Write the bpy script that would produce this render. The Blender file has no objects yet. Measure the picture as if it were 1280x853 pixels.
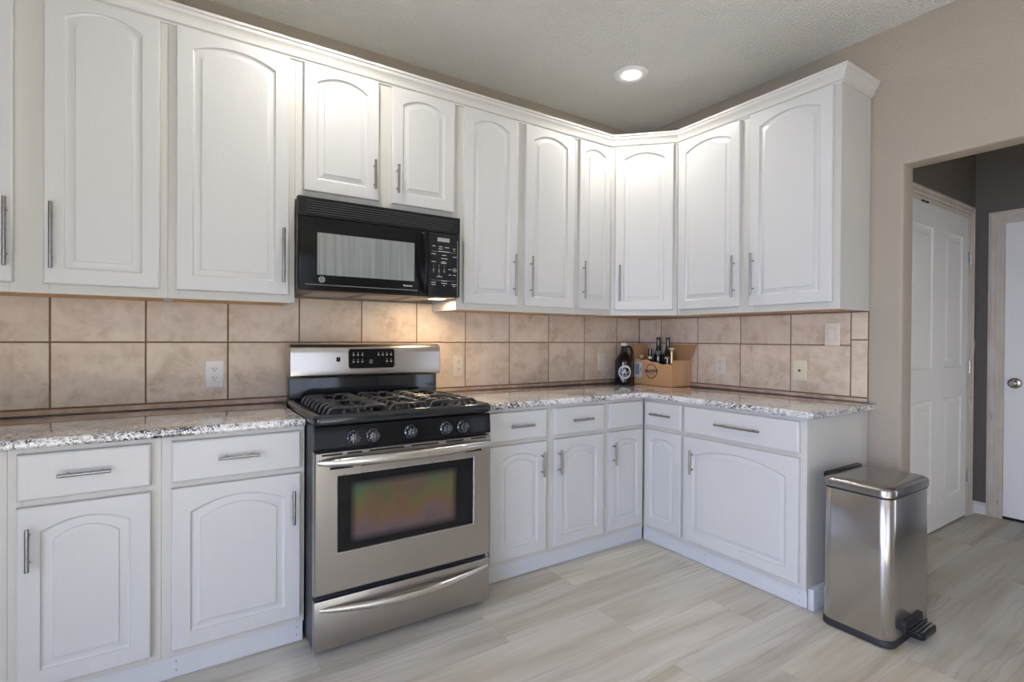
import bpy, bmesh, math, random
from mathutils import Matrix, Vector
random.seed(7)
PI = math.pi
S = bpy.context.scene
COL = S.collection

# ------------------------------------------------------------------ camera
cam_d = bpy.data.cameras.new('camera')
cam_d.sensor_fit = 'HORIZONTAL'; cam_d.sensor_width = 36.0
cam_d.lens = 36.0 * 642.98 / 1280.0
cam_d.clip_start = 0.02
cam = bpy.data.objects.new('camera', cam_d); COL.objects.link(cam)
RT = Vector((0.83701764, -0.54714287, 0.00601212))
UP = Vector((-0.00205071, 0.00785067, 0.99996708))
FW = Vector((0.54717206, 0.83700242, -0.00544912))
cam.matrix_world = Matrix(((RT.x, UP.x, -FW.x, -3.0337), (RT.y, UP.y, -FW.y, -2.8235), (RT.z, UP.z, -FW.z, 1.2405), (0, 0, 0, 1)))
S.camera = cam

# ------------------------------------------------------------------ world, lights, exposure
W = bpy.data.worlds.new('world'); S.world = W; W.use_nodes = True
wn = W.node_tree.nodes; wn['Background'].inputs['Color'].default_value = (0.66, 0.76, 1.0, 1); wn['Background'].inputs['Strength'].default_value = 2.0
S.view_settings.view_transform = 'Standard'
S.view_settings.look = 'None'
S.view_settings.exposure = 0.25
S.view_settings.gamma = 1.0
S.view_settings.use_curve_mapping = False

def area(name, loc, direction, sx, sy, power, color, shape='RECTANGLE', spread=PI):
    d = bpy.data.lights.new(name, 'AREA'); d.shape = shape; d.size = sx; d.size_y = sy
    d.energy = power; d.color = color; d.spread = spread
    o = bpy.data.objects.new(name, d); COL.objects.link(o)
    o.location = loc
    o.rotation_euler = Vector(direction).to_track_quat('-Z', 'Y').to_euler()
    return o
CEIL = 2.826
# daylight standing in the window openings of the room (behind and beside the camera)
area('daylight_patio_door', (-5.04, -3.3, 1.13), (1, 0, -.62), 2.0, 1.8, 78, (0.54, 0.65, 1.0), spread=math.radians(125))
area('daylight_window', (-3.1, -5.62, 1.3), (0, 1, 0), 2.6, 1.9, 5, (0.93, 0.96, 1.0))
sun_d = bpy.data.lights.new('sun', 'SUN'); sun_d.energy = 58; sun_d.angle = math.radians(1.0); sun_d.color = (1.0, .985, .90)
sun_o = bpy.data.objects.new('sun', sun_d); COL.objects.link(sun_o)
sun_o.rotation_euler = Vector((-.25, 1.0, -1.15)).to_track_quat('-Z', 'Y').to_euler()      # comes in by the window behind the camera, lands on the floor there
area('added_hall_fill', (1.0, -3.54, 1.05), (-.1, 1, -.3), .9, 1.4, 1.7, (1.0, .95, .9), spread=math.radians(120))  # added fill that brightens the hall, set in an invented opening out of view
LAMPS = [(-0.754, -0.623), (-2.45, -0.66)]

# ------------------------------------------------------------------ helpers
def link(o): COL.objects.link(o); return o

def wmat(o):
    m = o.matrix_basis.copy()
    if o.parent: m = wmat(o.parent) @ o.matrix_parent_inverse @ m
    return m

def parent(o, p):
    o.parent = p
    o.matrix_parent_inverse = wmat(p).inverted()

def obj(name, bm, m, par=None, M=None, angle=35, label=None):
    if M is not None: bm.transform(M)
    bmesh.ops.recalc_face_normals(bm, faces=bm.faces[:])
    me = bpy.data.meshes.new(name); bm.to_mesh(me); bm.free()
    me.shade_smooth(); me.set_sharp_from_angle(angle=math.radians(angle))
    for mm in (m if isinstance(m, (list, tuple)) else [m]): me.materials.append(mm)
    o = link(bpy.data.objects.new(name, me))
    if par: parent(o, par)
    if label: o['label'] = label
    return o

def tag(o, label, cat, group=None, kind=None):
    o['label'] = label; o['category'] = cat
    if group: o['group'] = group
    if kind: o['kind'] = kind
    return o

def thing(name, label, cat, loc, group=None):
    o = link(bpy.data.objects.new(name, None)); o.location = loc; o.empty_display_size = 0.1
    return tag(o, label, cat, group)

def struct(o): o['kind'] = 'structure'; return o

def nb(): return bmesh.new()

def merge(dst, src, mi=0):
    me = bpy.data.meshes.new('tmp'); src.to_mesh(me); src.free()
    n0 = len(dst.faces); dst.from_mesh(me); bpy.data.meshes.remove(me)
    if mi:
        dst.faces.ensure_lookup_table()
        for f in dst.faces[n0:]: f.material_index = mi
    return dst

def box(bm, x0, x1, y0, y1, z0, z1, bev=0.0, seg=2, mi=0, M=None):
    b = nb(); bmesh.ops.create_cube(b, size=1.0)
    for v in b.verts:
        v.co = Vector((x0 + (v.co.x + .5) * (x1 - x0), y0 + (v.co.y + .5) * (y1 - y0), z0 + (v.co.z + .5) * (z1 - z0)))
    if bev: bmesh.ops.bevel(b, geom=b.edges[:], offset=bev, segments=seg, profile=0.5, affect='EDGES', clamp_overlap=True)
    if M is not None: b.transform(M)
    return merge(bm, b, mi)

def loops(bm, rings, closed=True, cap0=False, cap1=False, mi=0):
    vs = [[bm.verts.new(p) for p in r] for r in rings]
    n = len(rings[0]); rg = range(n if closed else n - 1)
    fs = []
    for a, b in zip(vs, vs[1:]):
        for i in rg:
            j = (i + 1) % n
            try: fs.append(bm.faces.new((a[i], a[j], b[j], b[i])))
            except ValueError: pass
    if cap0: fs.append(bm.faces.new(vs[0]))
    if cap1: fs.append(bm.faces.new(vs[-1]))
    for f in fs: f.material_index = mi
    return vs

def tube(bm, pts, r, n=10, closed=False, caps=True, mi=0, squash=None):
    pts = [Vector(p) for p in pts]; rings = []
    N = len(pts); prev = None
    for i, p in enumerate(pts):
        if closed: t = pts[(i + 1) % N] - pts[i - 1]
        else: t = pts[min(i + 1, N - 1)] - pts[max(i - 1, 0)]
        t.normalize()
        if prev is None:
            a = Vector((0, 0, 1)) if abs(t.z) < .9 else Vector((1, 0, 0))
            u = t.cross(a).normalized()
        else:
            u = (prev - t * prev.dot(t)).normalized()
        prev = u; v = t.cross(u)
        rr = r[i] if isinstance(r, (list, tuple)) else r
        sq = squash or 1.0
        rings.append([p + u * math.cos(2 * PI * k / n) * rr + v * math.sin(2 * PI * k / n) * rr * sq for k in range(n)])
    if closed: rings.append(rings[0])
    if closed:
        vs = [[bm.verts.new(q) for q in r_] for r_ in rings[:-1]]; vs.append(vs[0])
        for a, b in zip(vs, vs[1:]):
            for i in range(n):
                f = bm.faces.new((a[i], a[(i + 1) % n], b[(i + 1) % n], b[i])); f.material_index = mi
    else: loops(bm, rings, True, caps, caps, mi)
    return bm

def lathe(bm, prof, c=(0, 0, 0), n=28, axis='z', mi=0, lob=None):
    """prof: list of (radius, height). Revolved about the axis through c."""
    c = Vector(c); rings = []
    for r, h in prof:
        ring = []
        for k in range(n):
            a = 2 * PI * k / n; rr = max(r, 1e-5)
            if lob and lob(h): rr *= 1 + lob(h) * math.cos(a * 9)
            x, y = rr * math.cos(a), rr * math.sin(a)
            p = {'z': (x, y, h), 'y': (x, -h, y), 'x': (-h, -x, y)}[axis]
            ring.append(c + Vector(p))
        rings.append(ring)
    loops(bm, rings, True, True, True, mi)
    return bm

def prism(bm, poly, h0, h1, axis='z', bev=0.0, seg=2, mi=0, bev_caps_only=False):
    """poly of 2D points; axis z: (x,y), axis y: (x,z), axis x: (y,z)."""
    b = nb()
    def P(p, h): return {'z': (p[0], p[1], h), 'y': (p[0], h, p[1]), 'x': (h, p[0], p[1])}[axis]
    loops(b, [[P(p, h0) for p in poly], [P(p, h1) for p in poly]], True, True, True)
    bmesh.ops.recalc_face_normals(b, faces=b.faces[:])
    if bev: bmesh.ops.bevel(b, geom=b.edges[:], offset=bev, segments=seg, profile=.5, affect='EDGES', clamp_overlap=True)
    return merge(bm, b, mi)

def rrect(x0, x1, y0, y1, r, n=5):
    out = []
    for cx, cy, a0 in ((x1 - r, y1 - r, 0), (x0 + r, y1 - r, 90), (x0 + r, y0 + r, 180), (x1 - r, y0 + r, 270)):
        for k in range(n + 1):
            a = math.radians(a0 + 90 * k / n); out.append((cx + r * math.cos(a), cy + r * math.sin(a)))
    return out

def text_bm(body, size, M, depth=0.0, align='CENTER', bold=0.0):
    cu = bpy.data.curves.new('t', 'FONT'); cu.body = body; cu.size = size; cu.align_x = align; cu.align_y = 'CENTER'
    cu.extrude = depth; cu.offset = bold; cu.resolution_u = 3
    o = link(bpy.data.objects.new('t', cu))
    dg = bpy.context.evaluated_depsgraph_get(); dg.update()
    me = bpy.data.meshes.new_from_object(o.evaluated_get(dg))
    b = nb(); b.from_mesh(me); b.transform(M)
    bpy.data.objects.remove(o); bpy.data.curves.remove(cu); bpy.data.meshes.remove(me)
    return b

# ------------------------------------------------------------------ materials
def M_(name, col=(.8, .8, .8), rough=.5, metal=0.0, coat=0.0, spec=.5):
    m = bpy.data.materials.new(name); m.use_nodes = True
    b = m.node_tree.nodes['Principled BSDF']
    b.inputs['Base Color'].default_value = (*col, 1); b.inputs['Roughness'].default_value = rough
    b.inputs['Metallic'].default_value = metal; b.inputs['Coat Weight'].default_value = coat
    b.inputs['Specular IOR Level'].default_value = spec
    return m

class G:
    """small node-graph helper"""
    def __init__(s, m): s.m = m; s.t = m.node_tree; s.b = s.t.nodes['Principled BSDF']
    def n(s, kind, **kw):
        x = s.t.nodes.new('ShaderNode' + kind)
        for k, v in kw.items():
            if k in x.inputs.keys():
                sock = x.inputs[k]
                if hasattr(v, 'is_output'): s.t.links.new(v, sock)
                else: sock.default_value = v
            else: setattr(x, k, v)
        return x
    def l(s, a, b): s.t.links.new(a, b)
    def coord(s, kind='Object', scale=(1, 1, 1), rot=(0, 0, 0)):
        tc = s.n('TexCoord'); mp = s.n('Mapping'); mp.inputs['Scale'].default_value = scale; mp.inputs['Rotation'].default_value = rot
        s.l(tc.outputs[kind], mp.inputs['Vector']); return mp.outputs['Vector']
    def noise(s, vec, scale, detail=3, rough=.5, dist=0.0):
        x = s.n('TexNoise'); x.inputs['Scale'].default_value = scale; x.inputs['Detail'].default_value = detail
        x.inputs['Roughness'].default_value = rough; x.inputs['Distortion'].default_value = dist
        s.l(vec, x.inputs['Vector']); return x.outputs['Fac']
    def ramp(s, fac, stops, interp='LINEAR'):
        x = s.n('ValToRGB'); x.color_ramp.interpolation = interp
        e = x.color_ramp.elements
        while len(e) < len(stops): e.new(0.5)
        for el, (p, c) in zip(e, stops):
            el.position = p; el.color = (*c, 1) if len(c) == 3 else c
        s.l(fac, x.inputs['Fac']); return x.outputs['Color']
    def mix(s, fac, a, b, mode='MIX'):
        x = s.n('Mix'); x.data_type = 'RGBA'; x.blend_type = mode
        for i, v in ((0, fac), (6, a), (7, b)):
            if hasattr(v, 'is_output'): s.l(v, x.inputs[i])
            else: x.inputs[i].default_value = v if i == 0 else (*v, 1)
        return x.outputs[2]
    def math(s, op, a, b=0.0, c=None):
        x = s.n('Math'); x.operation = op
        for i, v in enumerate((a, b) if c is None else (a, b, c)):
            if hasattr(v, 'is_output'): s.l(v, x.inputs[i])
            else: x.inputs[i].default_value = v
        return x.outputs[0]
    def bump(s, h, strength, dist=.01):
        x = s.n('Bump'); x.inputs['Strength'].default_value = strength; x.inputs['Distance'].default_value = dist
        s.l(h, x.inputs['Height']); s.l(x.outputs['Normal'], s.b.inputs['Normal'])
    def base(s, c): s.l(c, s.b.inputs['Base Color'])
    def rough(s, c): s.l(c, s.b.inputs['Roughness'])

def paint(name, col, rough, gscale=(60, 60, 4), bump=.12, var=.025):
    m = M_(name, col, rough); g = G(m)
    v = g.coord('Object', gscale)
    f = g.noise(v, 3.0, 4)
    g.base(g.mix(f, tuple(c * (1 - var) for c in col), tuple(min(1, c * (1 + var)) for c in col)))
    g.bump(f, bump, .002)
    return m

door_paint = paint('white_door_paint', (.575, .568, .55), .33)
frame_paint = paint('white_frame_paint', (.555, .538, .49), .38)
crown_paint = paint('white_crown_paint', (.585, .57, .525), .36)
toe_paint = paint('white_board_paint', (.575, .58, .59), .36, (6, 6, 6))

def wallpaint(name, col, scale, strength, rough=.85):
    m = M_(name, col, rough, spec=.25); g = G(m)
    v = g.coord('Object')
    f = g.noise(v, scale, 3, .55, .4)
    h = g.ramp(f, [(.38, (0, 0, 0)), (.62, (1, 1, 1))])
    big = g.noise(v, 1.2, 2)
    g.base(g.mix(big, tuple(c * .97 for c in col), tuple(c * 1.03 for c in col)))
    g.bump(h, strength, .006)
    return m
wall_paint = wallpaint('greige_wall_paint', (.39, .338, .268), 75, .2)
hall_shaded_paint = wallpaint('shaded_hall_wall_paint', (.165, .143, .122), 75, .3)  # greige wall paint darkened, the unlit hall's shade put into the colour
ceil_paint = wallpaint('textured_ceiling_paint', (.84, .825, .77), 80, 1.0)
white_trim = paint('white_trim', (.74, .73, .70), .4, (20, 20, 3))
casing_paint = M_('worn_cream_casing', (.60, .53, .43), .45)
g = G(casing_paint); v = g.coord('Object', (3, 3, 1.2)); f = g.noise(v, 3.0, 4, .6)
v2 = g.coord('Object', (9, 9, 5)); f2 = g.noise(v2, 1.3, 3, .6)
g.base(g.mix(g.ramp(f2, [(.66, (0, 0, 0)), (.74, (1, 1, 1))]), g.ramp(f, [(.3, (.52, .44, .35)), (.7, (.64, .58, .49))]), (.30, .22, .16)))
hall_door_paint = paint('hall_door_paint', (.82, .80, .75), .42, (20, 20, 2), .06)

under_wood = M_('raw_cabinet_wood', (.40, .20, .08), .55); g = G(under_wood)
f = g.noise(g.coord('Object', (3, 25, 25)), 4, 4); g.base(g.ramp(f, [(.3, (.52, .27, .11)), (.7, (.74, .44, .21))]))

# tiles: colour varies per tile, with mottling
tile_m = M_('travertine_tile', (.5, .4, .33), .34); g = G(tile_m)
at = g.n('Attribute', attribute_name='tone'); vv = g.coord('Object')
off = g.n('VectorMath', operation='ADD'); g.l(vv, off.inputs[0]); sc = g.n('VectorMath', operation='SCALE'); g.l(at.outputs['Color'], sc.inputs[0]); sc.inputs['Scale'].default_value = 7.0; g.l(sc.outputs[0], off.inputs[1])
f1 = g.noise(off.outputs[0], 6, 6, .62, .6); f2 = g.noise(off.outputs[0], 19, 5, .6, .3); f3 = g.noise(off.outputs[0], 2.5, 3)
c1 = g.ramp(f1, [(.32, (.44, .335, .235)), (.50, (.60, .49, .38)), (.68, (.73, .625, .51))])
c2 = g.mix(g.ramp(f2, [(.44, (0, 0, 0)), (.62, (.8, .8, .8))]), c1, (.68, .57, .46))
c3 = g.mix(g.math('MULTIPLY', f3, .35), c2, (.53, .405, .29))
fac = g.math('MULTIPLY_ADD', at.outputs['Fac'], .14, .93)
hs = g.n('HueSaturation'); g.l(c3, hs.inputs['Color']); g.l(fac, hs.inputs['Value']); g.base(hs.outputs['Color'])
g.bump(f2, .08, .003)
grout_m = M_('brown_grout', (.20, .125, .075), .9)
bead_m = M_('brown_caulk_bead', (.34, .235, .175), .6); g = G(bead_m); f = g.noise(g.coord('Object'), 14, 4); g.base(g.ramp(f, [(.35, (.40, .27, .19)), (.7, (.56, .43, .35))]))

# granite
granite = M_('speckled_granite', (.6, .58, .55), .12, coat=.8)
granite.node_tree.nodes['Principled BSDF'].inputs['Coat Roughness'].default_value = .03; g = G(granite)
v = g.coord('Object')
wv = g.n('TexNoise'); wv.inputs['Scale'].default_value = 30; wv.inputs['Detail'].default_value = 3; g.l(v, wv.inputs['Vector'])
ws = g.n('VectorMath', operation='SCALE'); g.l(wv.outputs['Color'], ws.inputs[0]); ws.inputs['Scale'].default_value = .035
wa = g.n('VectorMath', operation='ADD'); g.l(v, wa.inputs[0]); g.l(ws.outputs[0], wa.inputs[1]); wvec = wa.outputs[0]
big = g.noise(wvec, 5, 4, .55)
a1 = g.noise(wvec, 58, 4, .6, .8); a2 = g.noise(wvec, 95, 3, .6, 1.2); a3 = g.noise(wvec, 36, 4, .65, 1.5)
base = g.ramp(a3, [(.36, (.52, .50, .475)), (.48, (.67, .655, .635)), (.66, (.76, .745, .72))])
gry = g.ramp(g.math('ADD', a1, g.math('MULTIPLY', g.math('SUBTRACT', big, .5), .35)), [(.535, (0, 0, 0)), (.59, (1, 1, 1))])
blk = g.ramp(g.math('ADD', a2, g.math('MULTIPLY', g.math('SUBTRACT', big, .5), .5)), [(.555, (0, 0, 0)), (.60, (1, 1, 1))])
c = g.mix(gry, base, (.33, .32, .32)); brn = g.ramp(g.noise(wvec, 33, 3), [(.62, (0, 0, 0)), (.68, (1, 1, 1))])
c = g.mix(g.math('MULTIPLY', brn, .4), c, (.36, .28, .22))
g.base(g.mix(blk, c, (.018, .018, .022)))

# floor planks: UV holds metres along / across each plank, 'tone' holds plank randoms
floor_m = M_('pale_oak_vinyl_planks', (.5, .45, .4), .42, spec=.4); g = G(floor_m)
uv = g.n('TexCoord').outputs['UV']; at = g.n('Attribute', attribute_name='tone')
def mp(vec, s):
    m = g.n('Mapping'); m.inputs['Scale'].default_value = s; g.l(vec, m.inputs['Vector']); return m.outputs['Vector']
warp = g.noise(mp(uv, (1.1, 3.0, 1)), 2.2, 2)
wn_ = g.n('TexWave'); wn_.wave_type = 'BANDS'; wn_.bands_direction = 'Y'; wn_.inputs['Scale'].default_value = 4.2; wn_.inputs['Distortion'].default_value = 9.0
wn_.inputs['Detail'].default_value = 2.5; wn_.inputs['Detail Scale'].default_value = .9; g.l(mp(uv, (.55, 2.1, 1)), wn_.inputs['Vector'])
fine = g.noise(mp(uv, (2.2, 60, 1)), 2.0, 4, .6)
streak = g.noise(mp(uv, (.65, 6.5, 1)), 1.5, 3, .5, .5)
cl = g.ramp(streak, [(.30, (.385, .35, .29)), (.45, (.485, .455, .40)), (.64, (.575, .555, .505))])
grain = g.ramp(wn_.outputs['Fac'], [(.0, (1, 1, 1)), (.10, (.35, .35, .35)), (.26, (0, 0, 0))])
cl = g.mix(g.math('MULTIPLY', g.math('MULTIPLY', grain, g.ramp(g.noise(mp(uv, (.9, 3.5, 1)), 1.3, 2), [(.45, (0, 0, 0)), (.62, (1, 1, 1))])), .42), cl, (.30, .26, .215))
cl = g.mix(g.math('MULTIPLY', g.ramp(fine, [(.35, (1, 1, 1)), (.6, (0, 0, 0))]), .14), cl, (.34, .29, .25))
hs = g.n('HueSaturation'); g.l(cl, hs.inputs['Color']); g.l(g.math('MULTIPLY_ADD', at.outputs['Fac'], .50, .69), hs.inputs['Value'])
sp = g.n('SeparateColor'); g.l(at.outputs['Color'], sp.inputs[0]); g.l(g.math('MULTIPLY_ADD', sp.outputs[1], .75, .85), hs.inputs['Saturation'])
g.base(hs.outputs['Color']); g.bump(fine, .06, .002)
seam_m = M_('floor_seam', (.30, .26, .215), .7)

# metals, plastics, glass
def brushed(name, col, rough, scale, var=.12, bump=.05):
    m = M_(name, col, rough, 1.0); g = G(m)
    f = g.noise(g.coord('Object', scale), 6.0, 5, .65)
    big = g.noise(g.coord('Object'), 2.2, 2)
    g.rough(g.math('MULTIPLY_ADD', f, var, rough - var * .5))
    g.base(g.mix(g.math('MULTIPLY', big, .5), tuple(c * .9 for c in col), col)); g.bump(f, bump, .001)
    return m
steel = brushed('brushed_stainless', (.50, .475, .45), .30, (1.5, 60, 60))
steel_v = brushed('brushed_stainless_vertical', (.56, .535, .515), .24, (70, 70, 1.2), .08, .02)
steel_lid = brushed('stainless_lid', (.40, .375, .36), .26, (4, 60, 60), .10, .008)
satin = brushed('satin_handle_steel', (.66, .64, .61), .28, (8, 40, 40), .05, .0)
nickel = brushed('brushed_nickel', (.37, .355, .34), .28, (40, 40, 40), .06, .0)
chrome = M_('chrome', (.75, .75, .76), .08, 1.0)
brass = M_('aged_knob_nickel', (.42, .36, .30), .25, 1.0)
hinge_m = M_('steel_hinge', (.45, .44, .42), .35, 1.0)
enamel = M_('black_enamel', (.012, .014, .016), .12, coat=.15)
side_black = M_('black_range_side', (.03, .032, .042), .32)
plastic = M_('black_plastic', (.016, .016, .017), .30, spec=.2)
plastic_gloss = M_('gloss_black_plastic', (.010, .010, .010), .16, spec=.14)
knob_m = M_('polished_black_knob', (.10, .10, .105), .14, .75)
slat_m = M_('vent_slat_plastic', (.11, .11, .112), .25)
rubber = M_('black_rubber', (.015, .015, .015), .6)
iron = M_('cast_iron', (.026, .026, .028), .33, spec=.7); g = G(iron); f = g.noise(g.coord('Object'), 160, 3); g.bump(f, .35, .002)
dark = M_('dark_gap', (.006, .006, .006), .8)
dglass = M_('dark_door_glass', (.008, .008, .009), .06, spec=.3)
key_m = M_('printed_legend', (.50, .50, .50), .5)
keyd_m = M_('dim_printed_legend', (.26, .26, .27), .5)
lcd_m = M_('lcd_window', (.36, .355, .34), .3)
mesh_glass = M_('microwave_window', (.19, .20, .20), .10, coat=.6); g = G(mesh_glass)
f = g.noise(g.coord('Object', (55, 1, 1)), 1.5, 3); f2_ = g.noise(g.coord('Object'), 3.0, 2)
g.base(g.mix(g.ramp(f, [(.35, (0, 0, 0)), (.65, (1, 1, 1))]), (.21, .22, .215), (.28, .29, .285)))
# coated inner oven pane: iridescent film on the dark glass
irid = M_('coated_oven_pane', (.1, .1, .08), .12, spec=.3); g = G(irid)
tc = g.n('TexCoord'); gv = tc.outputs['Generated']; sx = g.n('SeparateXYZ'); g.l(gv, sx.inputs[0])
n1 = g.noise(mp_vec := g.coord('Object', (1, 1, .6)), 7.0, 3, .55); n2 = g.noise(g.coord('Object', (60, 1, 60)), 3.0, 2)
hgt = g.math('ADD', sx.outputs[2], g.math('MULTIPLY', g.math('SUBTRACT', n1, .5), 1.1))
colr = g.ramp(hgt, [(.08, (.12, .085, .085)), (.24, (.15, .095, .085)), (.42, (.16, .095, .04)), (.58, (.115, .125, .04)), (.76, (.075, .115, .05)), (.98, (.09, .115, .095))])
rg = g.ramp(g.noise(g.coord('Object', (1, 1, .8), (0, 0, 0)), 5.3, 2), [(.50, (0, 0, 0)), (.66, (1, 1, 1))])
colr = g.mix(g.math('MULTIPLY', rg, .55), colr, (.155, .06, .042))
colr = g.mix(g.math('MULTIPLY', n2, .35), colr, (.05, .05, .04))
def edge_fade(c, w):
    a = g.math('MULTIPLY', c, 1 / w); b_ = g.math('MULTIPLY', g.math('SUBTRACT', 1.0, c), 1 / w)
    return g.math('MINIMUM', g.math('MINIMUM', a, b_), 1.0)
fd = g.math('MULTIPLY', edge_fade(sx.outputs[0], .06), edge_fade(sx.outputs[2], .13))
g.base(g.mix(fd, (.012, .012, .013), colr))
white_plastic = M_('white_plastic', (.72, .71, .68), .35)
ivory_plastic = M_('ivory_plastic', (.68, .62, .44), .38)
almond_plastic = M_('almond_plastic', (.68, .61, .50), .38)
ring_m = M_('white_lamp_trim', (.86, .86, .84), .4)
slot_m = M_('dark_slot', (.012, .01, .008), .6)
card_m = M_('brown_cardboard', (.58, .32, .15), .8); g = G(card_m)
f = g.noise(g.coord('Object', (8, 8, 60)), 3, 4); g.base(g.mix(f, (.55, .30, .135), (.63, .36, .175))); g.bump(f, .08, .002)
card_in = M_('cardboard_inside', (.34, .185, .085), .85); g = G(card_in); f = g.noise(g.coord('Object', (40, 40, 5)), 3, 3); g.base(g.mix(f, (.38, .205, .09), (.46, .26, .12)))
tape_m = M_('clear_tape', (.60, .38, .20), .22)
ink = M_('dark_print_ink', (.045, .03, .03), .7)
label_m = M_('white_label', (.62, .62, .63), .6)
amber = M_('dark_amber_glass', (.006, .004, .003), .06, coat=.2)
bottle_g = M_('dark_green_glass', (.008, .012, .008), .05, coat=.7)
pale_print = M_('pale_printed_emblem', (.62, .61, .60), .5)
cap_m = M_('white_cap', (.72, .70, .66), .45)
yellow_lab = M_('yellow_label', (.60, .50, .06), .5)
cream_lab = M_('cream_label', (.58, .52, .36), .55)
grey_lab = M_('grey_label', (.12, .14, .15), .5)
cork_m = M_('cork', (.50, .33, .22), .75); g = G(cork_m); f = g.noise(g.coord('Object'), 150, 3); g.base(g.mix(f, (.40, .25, .16), (.60, .42, .30)))
gold_m = M_('gold_foil', (.62, .42, .20), .3, .8)
filter_m = brushed('vent_filter', (.40, .38, .34), .35, (60, 60, 60))

def emit(name, col, strength):
    m = M_(name, (.8, .8, .8)); b = m.node_tree.nodes['Principled BSDF']
    b.inputs['Emission Color'].default_value = (*col, 1); b.inputs['Emission Strength'].default_value = strength
    return m
lens_m = emit('lamp_lens', (1, .98, .93), 14)
mw_lens_m = emit('hood_lamp_lens', (1, .80, .55), 7)

# ------------------------------------------------------------------ setting
XL, YF, XR, HALL_Y, HALL_X = -5.0, -5.6, 0.0, -1.535, 1.81
ARCH_Y, ARCH_Z, ARCH_Y2, WT = -1.738, 2.12, -2.95, 0.13

# floor: plank by plank in one mesh
bm = nb(); uvl = bm.loops.layers.uv.new('UVMap'); tl = bm.faces.layers.float_color.new('tone')
PW, PL = 0.228, 1.22
joint = {0: -1.89, 1: -1.41, 2: -.90, 3: -.22, 4: -1.124, 5: -.64}
tone_at = {(0, -1): (.95, .2), (0, 0): (.62, .5), (1, -1): (.55, .65), (1, 0): (.78, .35), (2, -1): (.72, .35), (2, 0): (.75, .35), (3, -1): (.86, .2), (4, -1): (.7, .4), (4, 0): (.30, .95), (4, 1): (.22, .85), (5, -1): (.45, .8), (5, 0): (.35, .85), (5, 1): (.25, .9), (3, 0): (.3, .85), (3, 1): (.2, .8), (6, 0): (.3, .9), (6, 1): (.25, .8)}
rnd = random.Random(11)
for k in range(-4, 22):
    y1 = min(-.844 - PW * k, 0.0); y0 = max(-.844 - PW * (k + 1), YF)
    if y1 - y0 < .01: continue
    j0 = joint.get(k, -1.8 + rnd.random() * 1.2)
    for i in range(-4, 5):
        xa, xb = max(j0 + PL * i, XL), min(j0 + PL * (i + 1), 2.2)
        if xb - xa < .02: continue
        t, s2 = tone_at.get((k, i), (rnd.random() * .8 + .1, rnd.random()))
        ou, ov = rnd.random() * 40, rnd.random() * 40
        e = .0005
        def quad(a, b, c_, d, mi):
            f = bm.faces.new([bm.verts.new((p[0], p[1], 0)) for p in ((a, c_), (b, c_), (b, d), (a, d))])
            f.material_index = mi; f[tl] = (t, s2, rnd.random(), 1)
            for lp in f.loops: lp[uvl].uv = (lp.vert.co.x - j0 + ou, lp.vert.co.y - y0 + ov)
        quad(xa + e, xb - e, y0 + e, y1 - e, 0)
        quad(xb - e, xb + e, y0, y1, 1); quad(xa, xb, y0 - e, y0 + e, 1)
box(bm, XL, 2.2, YF, 0, -.05, -.001, mi=1)
me = bpy.data.meshes.new('floor'); bm.to_mesh(me); bm.free(); me.materials.append(floor_m); me.materials.append(seam_m)
struct(link(bpy.data.objects.new('floor', me)))

bm = nb(); box(bm, XL - .1, 2.2, YF - .1, .1, CEIL, CEIL + .1); struct(obj('ceiling', bm, ceil_paint))
bm = nb(); box(bm, XL - .1, WT, 0, .1, 0, CEIL); struct(obj('wall_back', bm, wall_paint))

# wall with the cased opening: one U-shaped slab with rounded opening edges
bm = nb()
poly = [(0, 0), (0, CEIL), (YF, CEIL), (YF, 0), (ARCH_Y2, 0), (ARCH_Y2, ARCH_Z), (ARCH_Y, ARCH_Z), (ARCH_Y, 0)]
loops(bm, [[(0, p[0], p[1]) for p in poly], [(WT, p[0], p[1]) for p in poly]], True, True, True)
bmesh.ops.recalc_face_normals(bm, faces=bm.faces[:])
def on_open(v): return abs(v.co.y - ARCH_Y) < 1e-4 or (abs(v.co.y - ARCH_Y2) < 1e-4)
ed = [e for e in bm.edges if all(on_open(v) for v in e.verts) and abs(e.verts[0].co.x - e.verts[1].co.x) < 1e-5]
bmesh.ops.bevel(bm, geom=ed, offset=.016, segments=4, profile=.5, affect='EDGES')
struct(obj('wall_right', bm, wall_paint, angle=50))

# walls behind and beside the camera, with the openings the daylight comes through
def wall_with_hole(name, axis, pos, th, a0, a1, h0, h1, z0, z1):
    bm = nb()
    for (u0, u1, w0, w1) in ((a0, h0, 0, CEIL), (h1, a1, 0, CEIL), (h0, h1, 0, z0), (h0, h1, z1, CEIL)):
        if u1 - u0 < .005 or w1 - w0 < .005: continue
        if axis == 'x': box(bm, pos - th, pos, u0, u1, w0, w1)
        else: box(bm, u0, u1, pos - th, pos, w0, w1)
    struct(obj(name, bm, wall_paint))
wall_with_hole('wall_left', 'x', XL, .1, YF, 0, -4.4, -2.2, .15, 2.1)
wall_with_hole('wall_front', 'y', YF, .1, XL, 2.2, -4.5, -1.75, .25, 2.3)
def window(n, axis, pos, a0, a1, z0, z1, divs):
    bm = nb(); w = .05
    def b_(u0, u1, v0, v1):
        if axis == 'x': box(bm, pos - .06, pos + .02, u0, u1, v0, v1, .004, 1)
        else: box(bm, u0, u1, pos - .06, pos + .02, v0, v1, .004, 1)
    b_(a0, a1, z0, z0 + w); b_(a0, a1, z1 - w, z1); b_(a0, a0 + w, z0, z1); b_(a1 - w, a1, z0, z1)
    for k in range(1, divs):
        c_ = a0 + (a1 - a0) * k / divs; b_(c_ - .03, c_ + .03, z0, z1)
    struct(obj('window_%d' % n, bm, white_trim))
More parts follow.
